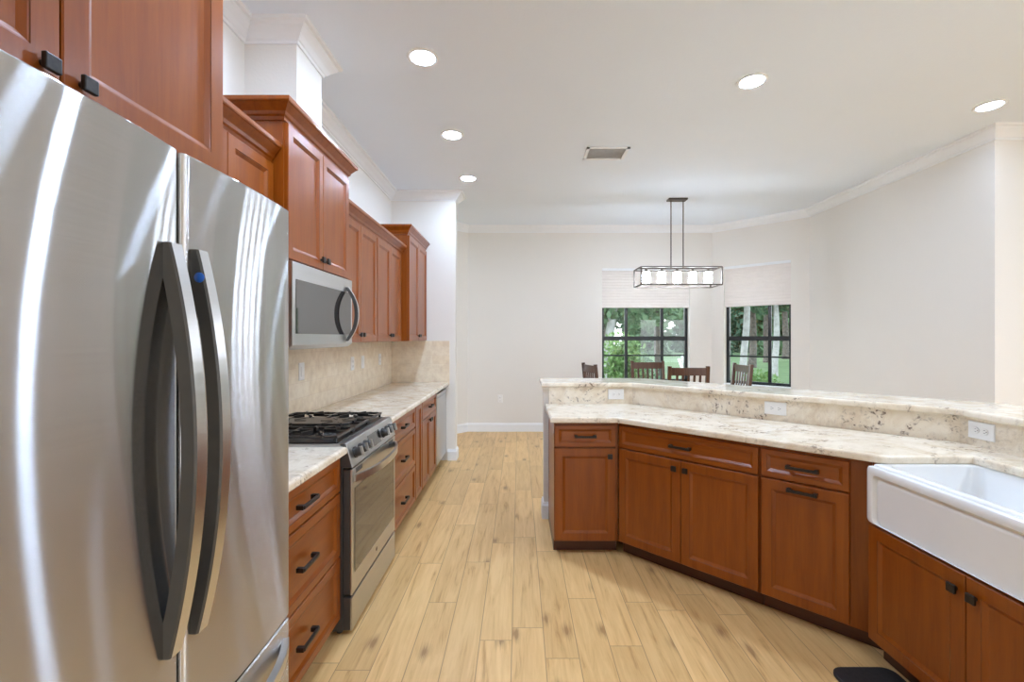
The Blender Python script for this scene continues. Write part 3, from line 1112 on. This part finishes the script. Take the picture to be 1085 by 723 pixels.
# sloping frame of the panel face
pa = Vector((0, -0.003, 0.808)); pb = Vector((0, 0.028, 0.922))
pu = (pb - pa).normalized()
pn = Vector((0, -pu.z, pu.y)).normalized()
pmid = pa + (pb - pa) * 0.5
MB('black_glass').obox(Vector((0.285, 0, 0)) + pmid + pn * 0.001, Vector((0.475, 0, 0)) + pmid + pn * 0.001, 0.004, 0.072, pu).build('display', cp)
for x in (0.075, 0.150, 0.225, 0.535, 0.610, 0.685):
    c = Vector((x, 0, 0)) + pmid
    mb = MB('steel_h', 'black')
    mb.tube([c, c + pn * 0.006], 0.028, 20, 1)
    mb.tube([c + pn * 0.006, c + pn * 0.030, c + pn * 0.034], [0.024, 0.022, 0.019], 20, 1)
    mb.obox(c + pn * 0.037 - pu * 0.022, c + pn * 0.037 + pu * 0.022, 0.012, 0.012, pn, 0)
    mb.build('knob', cp)
MB('steel_p', 'black').box((0, 0.045, 0.905), (RW, 0.66, 0.922)).box((0.02, 0.075, 0.922), (RW - 0.02, 0.64, 0.926), 1).build('cooktop', t)
for bx, by, r in ((0.15, 0.20, 0.05), (0.15, 0.49, 0.04), (RW / 2, 0.35, 0.045), (RW - 0.15, 0.20, 0.055), (RW - 0.15, 0.49, 0.035)):
    MB('steel_d', 'black').lathe([(r + 0.012, 0), (r + 0.012, 0.008), (r, 0.010)], (bx, by, 0.926), 'z', 20, 0)\
        .lathe([(r * 0.85, 0.010), (r * 0.85, 0.018), (r * 0.7, 0.021)], (bx, by, 0.926), 'z', 20, 1).build('burner', t)
def grate(x0, x1, plate=False):
    mb = MB('black')
    za, zb = 0.945, 0.957
    y0, y1 = 0.085, 0.630
    for y in (y0, y1, (y0 + y1) / 2):
        mb.box((x0, y - 0.006, za), (x1, y + 0.006, zb))
    for x in (x0, x1 - 0.012):
        mb.box((x, y0, za), (x + 0.012, y1, zb))
    for x in (x0, x1 - 0.012):
        for y in (y0, y1 - 0.012):
            mb.box((x, y, 0.926), (x + 0.012, y + 0.012, za))
    for cy in ((y0 * 3 + y1) / 4, (y0 + y1 * 3) / 4):
        cx = (x0 + x1) / 2
        h = (y1 - y0) / 4
        for dx, dy in ((1, 0.55), (-1, 0.55), (1, -0.55), (-1, -0.55), (0, 1), (0, -1)):
            e_ = Vector((cx + dx * (x1 - x0) / 2, cy + dy * h, 0.953))
            i_ = Vector((cx + dx * 0.03, cy + dy * 0.03, 0.957))
            mb.obox(e_, i_, 0.009, 0.012)
            mb.obox((i_.x, i_.y, 0.963), (e_ * 0.6 + i_ * 0.4) + Vector((0, 0, 0.008)), 0.009, 0.012)
    if plate:
        mb.prism(rrect(x0 + 0.03, x1 - 0.03, y0 + 0.05, y1 - 0.05, 0.03), 0.957, 0.966, 0, 0.003)
    return mb.build('grate', t)
grate(0.022, 0.255)
grate(0.262, 0.500, True)
grate(0.507, 0.740)
for x in (0.03, RW - 0.03):
    for y in (0.07, 0.60):
        MB('black').lathe([(0.014, 0), (0.014, 0.02)], (x, y, 0), 'z', 12).build('foot', t)

# ------------------------------------------------------------------ over-the-range microwave
t = thing('microwave', 'stainless over-the-range microwave with curved bar handle', 'microwave', (-1.06, 2.128, 0), PI / 2)
MWW = 0.762
MB('black').box((0, 0.03, 1.385), (MWW, 0.435, 1.800)).build('body', t)
wd = wedge(MB('steel_p'), 0.0, MWW, [(0.0, 1.400), (0.03, 1.380), (0.03, 1.797), (0.0, 1.797)]).build('door', t, 0.004)
MB('black_glass').box((0.03, -0.002, 1.455), (0.735, 0.002, 1.715)).build('door_window', wd)
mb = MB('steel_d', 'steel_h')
n = 22
rings = []
for k in range(n + 1):
    u = k / n
    z = 1.415 + 0.330 * u
    o = 0.062 * (1 - abs(2 * u - 1) ** 2.2)
    yo = -0.014 - o
    yi = min(0.0, yo + 0.022)
    x = 0.665
    rings.append([(x - 0.012, yi, z), (x - 0.012, yo + 0.004, z), (x - 0.008, yo, z), (x + 0.008, yo, z), (x + 0.012, yo + 0.004, z), (x + 0.012, yi, z)])
vs = [p for r in rings for p in r]
for k in range(n):
    for j in range(6):
        a, b = k * 6 + j, k * 6 + (j + 1) % 6
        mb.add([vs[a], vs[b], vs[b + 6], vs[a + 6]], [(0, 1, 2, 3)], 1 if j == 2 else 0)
mb.add(rings[0], [tuple(range(6))], 0)
mb.add(rings[-1], [tuple(range(6))[::-1]], 0)
mb.build('handle', wd)
MB('steel_p').box((0.02, 0.04, 1.378), (MWW - 0.02, 0.42, 1.385)).build('grease_filter', t)

# ------------------------------------------------------------------ island (three legs of an octagon)
R2 = math.sqrt(2)
IS = -PI / 4
def isl(label, loc, rz):
    return thing('base_cabinet', label, 'base cabinet', (loc[0], loc[1], 0), rz, 'base cabinets of the island')
Y1F = 3.000           # door face of the first leg
SUM = 3.653           # X + Y of the door face of the middle leg
X3F = 1.556           # door face of the sink leg
# leg 1: one drawer over one door, local x from world X 0.235
x0, x1 = 0.232, 0.645
t = isl('single-door cherry island cabinet with one drawer at the open end', (x0, Y1F + 0.02), 0)
w = x1 - x0 + 0.012
MB('wood').prism([(0, 0), (w, 0), (w, 0.57), (0, 0.57)], 0.085, 0.878).build('carcass', t)
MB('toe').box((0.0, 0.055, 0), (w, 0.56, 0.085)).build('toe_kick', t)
drawer(t, 0.004, 0.405, 0.715, 0.858)
door(t, 0.004, 0.405, 0.095, 0.705, 0.365, 0.655, stile=0.065)
# leg 2: cabinets along the diagonal
def diag(s):
    """point on the carcass face of the middle leg, s metres from its first corner"""
    x = 0.653 + 0.0083 + s / R2
    return (x, SUM + 0.02 * R2 - x)
t = isl('wide cherry island cabinet with one drawer over two doors', diag(0.002), IS)
w = 0.868
MB('wood').box((0, 0, 0.085), (w, 0.56, 0.878)).build('carcass', t)
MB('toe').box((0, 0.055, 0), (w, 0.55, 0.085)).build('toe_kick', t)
drawer(t, 0.010, w - 0.006, 0.715, 0.858, L=0.13)
door(t, 0.010, w / 2 - 0.0015 + 0.002, 0.095, 0.705, w / 2 - 0.035, 0.655, stile=0.065)
door(t, w / 2 + 0.0035, w - 0.006, 0.095, 0.705, w / 2 + 0.035, 0.655, stile=0.065)
t = isl('narrow cherry island cabinet with bar handles on drawer and pull-out front', diag(0.872), IS)
w = 0.392
MB('wood').box((0, 0, 0.085), (w, 0.56, 0.878)).build('carcass', t)
MB('toe').box((0, 0.055, 0), (w, 0.55, 0.085)).build('toe_kick', t)
drawer(t, 0.006, w - 0.006, 0.715, 0.858, L=0.14)
door(t, 0.006, w - 0.006, 0.095, 0.705, w / 2, 0.672, pl=True, stile=0.065)
MB('wood').box((w, 0.0, 0.085), (w + 0.075, 0.02, 0.878)).build('filler', t)
MB('toe').box((w, 0.055, 0.0), (w + 0.12, 0.07, 0.085)).build('toe_kick', t)
# leg 3: sink base, local x runs toward the camera
t = isl('cherry sink cabinet with two doors under the white apron sink', (X3F + 0.02, 2.035), -PI / 2)
w = 0.90
MB('wood').box((0, 0, 0.085), (w, 0.60, 0.612)).build('carcass', t)
MB('wood').box((-0.018, 0.02, 0.085), (-0.001, 0.04, 0.878)).build('filler', t)
MB('wood').box((w - 0.03, 0, 0.612), (w, 0.60, 0.878)).build('filler', t)
MB('toe').box((0, 0.055, 0), (w, 0.55, 0.085)).build('toe_kick', t)
door(t, 0.006, 0.447, 0.100, 0.606, 0.415, 0.545, stile=0.065)
door(t, 0.450, 0.894, 0.100, 0.606, 0.485, 0.545, stile=0.065)
# further leg behind the camera's right shoulder
t = isl('cherry island cabinet on the near side of the sink', (X3F + 0.02, 1.133), -PI / 2)
MB('wood').box((0, 0, 0.085), (0.6, 0.60, 0.878)).build('carcass', t)
MB('toe').box((0, 0.055, 0), (0.6, 0.55, 0.085)).build('toe_kick', t)
drawer(t, 0.006, 0.594, 0.715, 0.858)
door(t, 0.006, 0.2985, 0.095, 0.705, 0.26, 0.655)
door(t, 0.3015, 0.594, 0.095, 0.705, 0.335, 0.655)

# island worktop, cut around the sink
def meet_y(y, s):
    return (s - y, y)
FE = 2.970            # front edge of the first leg
FS = 3.610            # X + Y of the front edge of the middle leg
BY, BS, BXX = 3.592, 4.488, 2.208     # back edges, against the splash
SL, SR, SB = 2.005, 1.235, 2.000      # sink cut-out
poly = [(0.205, FE), (FS - FE, FE), (FS - SL - 0.01, SL + 0.01), (FS - SL + 0.02, SL), (SB, SL), (SB, SR), (1.575, SR), (1.535, SR), (1.535, 0.53), (BXX, 0.53),
        (BXX, BS - BXX), (BS - BY, BY), (0.205, BY)]
tag(MB('granite').prism(poly, 0.878, CT, 0, 0.012, 0.006).build('worktop'), 'angled cream granite island worktop wrapping the white sink', 'worktop', 'granite worktops')
# granite splash standing behind the worktop
def leg_band(o0, o1, xl, yb):
    """outline of a band following the three legs, between two offsets from the splash face"""
    f = [(xl, 3.594 + o0), (4.49 + o0 * R2 - 3.594 - o0, 3.594 + o0), (2.21 + o0, 4.49 + o0 * R2 - 2.21 - o0), (2.21 + o0, yb)]
    b = [(2.21 + o1, yb), (2.21 + o1, 4.49 + o1 * R2 - 2.21 - o1), (4.49 + o1 * R2 - 3.594 - o1, 3.594 + o1), (xl, 3.594 + o1)]
    return f + b
tag(MB('granite').prism(leg_band(0, 0.02, 0.235, 0.53), 0.90, 1.047).build('backsplash'), 'cream granite splash with brown veins between worktop and raised bar', 'backsplash')
struct(MB('wall').prism(leg_band(0.0205, 0.14, 0.197, 0.53), 0, 1.047).build('wall_island'))
struct(MB('trim').sweep([(0.235, 3.6145), (0.197, 3.6145), (0.197, 3.734), (0.95, 3.734)][::-1], BASE, 0).build('baseboard_island'))
struct(MB('wall').sweep([(0.235, 3.6145), (0.197, 3.6145), (0.197, 3.734), (0.95, 3.734)][::-1],
    [(0, -0.055), (0.003, -0.055), (0.006, -0.035), (0.016, -0.010), (0.017, 0), (0, 0)], 1.047).build('trim_3'))
tag(MB('granite').prism(leg_band(-0.034, 0.390, 0.176, 0.53), 1.048, 1.083, 0, 0.012, 0.010).build('bar_top'),
    'raised cream granite bar top curving behind the worktop', 'bar top')

# farmhouse sink: local frame x along -Y (toward the camera), y into the island
t = thing('farmhouse_sink', 'white fireclay apron sink set in the island', 'sink', (1.572, 2.030, 0), -PI / 2)
L, D = 0.825, 0.465
z0, z1 = 0.620, 0.877
mb = MB('ceramic')
outer = rrect(0, L, 0.0, D, 0.018, 5)
inner = rrect(0.035, L - 0.035, 0.042, D - 0.03, 0.05, 5)
floor_ = rrect(0.05, L - 0.05, 0.057, D - 0.045, 0.05, 5)
n = len(outer)
rings = []
for ins, z in ((0.012, z0), (0.004, z0 + 0.004), (0.0, z0 + 0.014)):
    rings.append([(p[0], p[1], z) for p in offset(outer, ins)])
for k in range(5):
    a = PI / 2 * k / 4
    rings.append([(p[0], p[1], z1 - 0.014 + 0.014 * math.sin(a)) for p in offset(outer, 0.014 - 0.014 * math.cos(a))])
for k in range(5):
    a = PI / 2 * k / 4
    rings.append([(p[0], p[1], z1 - 0.010 + 0.010 * math.cos(a)) for p in offset(inner, 0.010 * math.sin(a) - 0.010)])
rings.append([(p[0], p[1], z0 + 0.05) for p in floor_])
rings.append([(p[0], p[1], z0 + 0.03) for p in offset(floor_, 0.02)])
vs = [p for r in rings for p in r]
fs = []
for i in range(len(rings) - 1):
    for k in range(n):
        a, b = i * n + k, i * n + (k + 1) % n
        fs.append((a, b, b + n, a + n))
mb.add(vs, fs, 0, True)
mb.add(rings[0], [tuple(range(n))[::-1]])
mb.add(rings[-1], [tuple(range(n))])
mb.build('basin', t)
# apron: raised border framing a sunk panel on the face
mb = MB('ceramic')
def apron_ring(x0, x1, za, zb, y, r=0.02, k_=5):
    return [(p[0], y, p[1]) for p in rrect(x0, x1, za, zb, r, k_)]
prof = [(0.0, 0.0), (0.0, -0.018), (0.004, -0.022), (0.029, -0.022), (0.033, -0.020), (0.036, -0.006), (0.041, -0.004), (0.050, -0.008), (0.055, -0.009)]
rr_ = []
for ins, y in prof:
    top = ins * 1.15
    rr_.append(apron_ring(0.0 + ins, L - ins, z0 + 0.002 + ins * 0.02, z1 - 0.008 - top, y, 0.018 if ins < 0.01 else 0.022))
m = len(rr_[0])
vs = [p for r in rr_ for p in r]
fs = []
for i in range(len(rr_) - 1):
    for k in range(m):
        a, b = i * m + k, i * m + (k + 1) % m
        fs.append((a, b, b + m, a + m))
mb.add(vs, fs, 0, True)
mb.add(rr_[-1], [tuple(range(m))])
mb.build('apron', t)
MB('steel_p').lathe([(0.045, 0), (0.045, 0.003), (0.02, 0.004)], (L / 2, D / 2, z0 + 0.03), 'z', 24).build('drain', t)

# mat
t = MB('mat').prism(rrect(1.335, 1.605, 0.95, 1.968, 0.05, 6), 0, 0.014, 0, 0.006)
tag(t.build('floor_mat'), 'black cushioned floor mat in front of the sink cabinet', 'floor mat')

# ------------------------------------------------------------------ outlets and switches
def plate(label, loc, rz, kind, group, horiz=True):
    """local: x along the wall, y into the wall, face at y = -0.006"""
    t = thing('outlet' if kind != 'switch' else 'light_switch', label, 'outlet' if kind != 'switch' else 'light switch', loc, rz, group)
    w, h = (0.125, 0.082) if horiz else (0.075, 0.120)
    MB('plastic').front(-w / 2, w / 2, -h / 2, h / 2, -0.006, 0.0055, slab=True).build('plate', t)
    if kind == 'switch':
        MB('plastic').box((-0.017, -0.010, -0.034), (0.017, -0.005, 0.034)).build('rocker', t, 0.002)
    else:
        for s in (-1, 1):
            cx, cz = (s * 0.021, 0) if horiz else (0, s * 0.021)
            f = MB('plastic').lathe([(0.016, 0), (0.016, -0.003), (0.015, -0.0035)], (cx, -0.006, cz), 'y', 20).build('socket', t)
            mb = MB('slot')
            for q in (-1, 1):
                if horiz:
                    mb.box((cx - 0.004, -0.0100, q * 0.006 - 0.001), (cx + 0.004, -0.0094, q * 0.006 + 0.001))
                else:
                    mb.box((q * 0.006 - 0.001, -0.0100, cz - 0.004), (q * 0.006 + 0.001, -0.0094, cz + 0.004))
            g_ = (cx + 0.009, cz) if horiz else (cx, cz - 0.009)
            mb.lathe([(0.0025, 0), (0.0025, -0.0006)], (g_[0], -0.0094, g_[1]), 'y', 10)
            mb.build('slots', f)
    return t

G = 'outlets in the island splash'
plate('white double outlet in the splash at the open end of the island', (0.764, 3.5935, 0.990), 0, 'outlet', G)
X_ = 1.618
plate('white double outlet in the splash of the angled middle leg', (X_, 4.4895 - X_, 0.990), IS, 'outlet', G)
plate('white double outlet in the splash behind the sink', (2.2095, 2.172, 0.990), -PI / 2, 'outlet', G)
G = 'plates on the tile backsplash'
plate('white rocker switch on tile just right of the microwave and range', (WX + 0.0105, 3.11, 1.205), PI / 2, 'switch', G, False)
plate('white outlet on tile, second plate from the range', (WX + 0.0105, 4.06, 1.205), PI / 2, 'outlet', G, False)
plate('white rocker switch on tile, third plate from the range', (WX + 0.0105, 4.33, 1.205), PI / 2, 'switch', G, False)
plate('white outlet on tile nearest the end wall', (WX + 0.0105, 4.86, 1.205), PI / 2, 'outlet', G, False)
plate('white outlet low on the plain far wall', (-0.29, YF - 0.0005, 0.50), 0, 'outlet', 'far wall outlets', False)

# ------------------------------------------------------------------ ceiling fittings
def can(x, y, label, lens='can'):
    t = thing('recessed_light', label, 'ceiling light', (x, y, CEIL), 0, 'recessed ceiling lights')
    MB('trim').lathe([(0.072, -0.003), (0.076, -0.007), (0.095, -0.004), (0.097, 0.0), (0.072, 0.0), (0.072, -0.003)], (0, 0, 0), 'z', 32).build('trim_ring', t)
    MB(lens).lathe([(0.0, -0.0045), (0.072, -0.003)], (0, 0, 0), 'z', 32).build('lens', t)
    return t
can(-0.585, 2.765, 'nearest recessed light in the row by the kitchen wall', 'can_mid')
can(-0.563, 3.82, 'middle recessed light in the row by the kitchen wall', 'can_mid')
can(-0.545, 4.86, 'farthest recessed light in the row, near the end wall', 'can_mid')
can(1.547, 3.02, 'recessed light above the island')
can(3.457, 3.34, 'recessed light by the outside corner of the right wall', 'can_dim')
can(-0.6, 1.70, 'unseen recessed light added above the drawers beside the refrigerator')  # unseen lamp added to light the drawers, in line with the row
can(1.5, 1.4, 'unseen recessed light added above the sink', 'can_mid')  # unseen, added as fill over the sink
can(3.45, 1.2, 'unseen recessed light added above the living side of the bar', 'can_bright')  # unseen, added and strengthened to light the kitchen wall cabinets
can(5.2, 1.2, 'unseen recessed light added in the living room beyond the bar', 'can_dim')  # unseen, added for side light toward the kitchen wall
can(5.2, -1.2, 'unseen recessed light added in the living room by the back windows')  # unseen, added for fill from the living room

t = thing('ceiling_vent', 'white louvred air vent in the ceiling', 'ceiling vent', (0.80, 4.20, CEIL))
mb = MB('trim')
w, d = 0.385, 0.285
for a, b in (((-w / 2, -d / 2, -0.008), (w / 2, -d / 2 + 0.028, 0)), ((-w / 2, d / 2 - 0.028, -0.008), (w / 2, d / 2, 0)),
             ((-w / 2, -d / 2, -0.008), (-w / 2 + 0.028, d / 2, 0)), ((w / 2 - 0.028, -d / 2, -0.008), (w / 2, d / 2, 0))):
    mb.box(a, b)
mb.build('frame', t)
MB('louvre').box((-w / 2 + 0.028, -d / 2 + 0.028, -0.0012), (w / 2 - 0.028, d / 2 - 0.028, -0.0002)).build('backing', t)
mb = MB('louvre')
for k in range(12):
    y = -d / 2 + 0.036 + k * 0.0193
    mb.obox((-w / 2 + 0.028, y, -0.005), (w / 2 - 0.028, y, -0.005), 0.015, 0.0015, (0, -0.35, 1))
mb.build('louvres', t)

# pendant
t = thing('pendant_light', 'bronze open-frame linear pendant with five glowing glass shades', 'pendant light', (1.94, 5.585, CEIL))
MB('pend').box((-0.115, -0.055, -0.020), (0.115, 0.055, 0)).build('canopy', t, 0.003)
PX0, PX1, PY0, PY1 = -0.485, 0.480, -0.165, 0.165
PZ1, PZ0 = 2.282 - CEIL, 2.070 - CEIL
mb = MB('pend')
b_ = 0.014
for z in (PZ0, PZ1):
    for y in (PY0, PY1):
        mb.box((PX0, y - b_ / 2, z - b_ / 2), (PX1, y + b_ / 2, z + b_ / 2))
    for x in (PX0, PX1):
        mb.box((x - b_ / 2, PY0, z - b_ / 2), (x + b_ / 2, PY1, z + b_ / 2))
for x in (PX0, PX1):
    for y in (PY0, PY1):
        mb.box((x - b_ / 2, y - b_ / 2, PZ0), (x + b_ / 2, y + b_ / 2, PZ1))
mb.box((PX0, -0.025, PZ1 - 0.006), (PX1, 0.025, PZ1 + 0.010))
mb.build('frame', t)
for x in (-0.075, 0.075):
    MB('pend').tube([(x, 0, PZ1), (x, 0, -0.018)], 0.0065, 10).build('rod', t)
for k in range(5):
    x = -0.38 + k * 0.19
    so = MB('pend').lathe([(0.016, -0.006), (0.016, -0.034), (0.030, -0.036), (0.030, -0.042)], (x, 0, PZ1), 'z', 16).build('lamp_holder', t)
    MB('bulb').lathe([(0.044, -0.042), (0.046, -0.044), (0.046, -0.172), (0.043, -0.172), (0.043, -0.046)], (x, 0, PZ1), 'z', 20).build('lamp_shade', so)

# ------------------------------------------------------------------ dining chairs
def make_chair():
    t = thing('dining_chair', 'x', 'dining chair', (0, 0, 0), 0, 'dark mission dining chairs')
    # local: front faces -Y, back at +Y
    MB('leather').prism(rrect(-0.215, 0.215, -0.20, 0.205, 0.02), 0.45, 0.485, 0, 0.012).build('seat', t)
    for s in (-1, 1):
        MB('chair').box((s * 0.20 - 0.02, -0.205, 0), (s * 0.20 + 0.02, -0.165, 0.45)).build('leg', t, 0.002)
        mb = MB('chair')
        mb.obox((s * 0.207, 0.205, 0), (s * 0.207, 0.200, 0.50), 0.036, 0.040, (0, 1, 0))
        mb.obox((s * 0.207, 0.200, 0.48), (s * 0.207, 0.265, 1.125), 0.036, 0.036, (0, 1, 0))
        mb.build('leg', t, 0.002)
        MB('chair').box((s * 0.20 - 0.012, -0.17, 0.385), (s * 0.20 + 0.012, 0.185, 0.45)).build('seat_rail', t)
    MB('chair').box((-0.18, -0.20, 0.385), (0.18, -0.178, 0.45)).build('seat_rail', t)
    def yz(z):
        return 0.200 + 0.065 * (z - 0.48) / 0.645
    mb = MB('chair')
    n = 8
    for k in range(n):
        xa, xb = -0.195 + 0.39 * k / n, -0.195 + 0.39 * (k + 1) / n
        ca, cb = 0.012 * (1 - (xa / 0.195) ** 2), 0.012 * (1 - (xb / 0.195) ** 2)
        mb.obox((xa, yz(1.065) + ca, 1.065), (xb, yz(1.065) + cb, 1.065), 0.022, 0.085)
    mb.build('top_rail', t)
    MB('chair').obox((-0.19, yz(0.60), 0.60), (0.19, yz(0.60), 0.60), 0.020, 0.05).build('lower_rail', t)
    for k in range(5):
        x = -0.125 + k * 0.0625
        MB('chair').obox((x, yz(0.61), 0.61), (x, yz(1.04) + 0.010, 1.04), 0.024, 0.012, (0, 1, 0)).build('slat', t)
    return t
ch = make_chair()
G = 'dark mission dining chairs'
spots = [((1.73, 5.82), 0.05, 'dark slat-back dining chair facing us, in front of the wide window'),
         ((1.86, 5.23), PI - 0.03, 'dark slat-back dining chair with its back to the island'),
         ((1.10, 5.52), PI / 2 + 0.2, 'dark dining chair seen side-on before the plain wall, left of the windows'),
         ((2.42, 5.46), -PI / 2, 'dark dining chair turned sideways before the narrow angled window')]
for i, (p, a, lab) in enumerate(spots):
    o = ch if i == 0 else copy_tree(ch)
    o.location = (p[0], p[1], 0)
    o.rotation_euler = (0, 0, a)
    o['label'] = lab
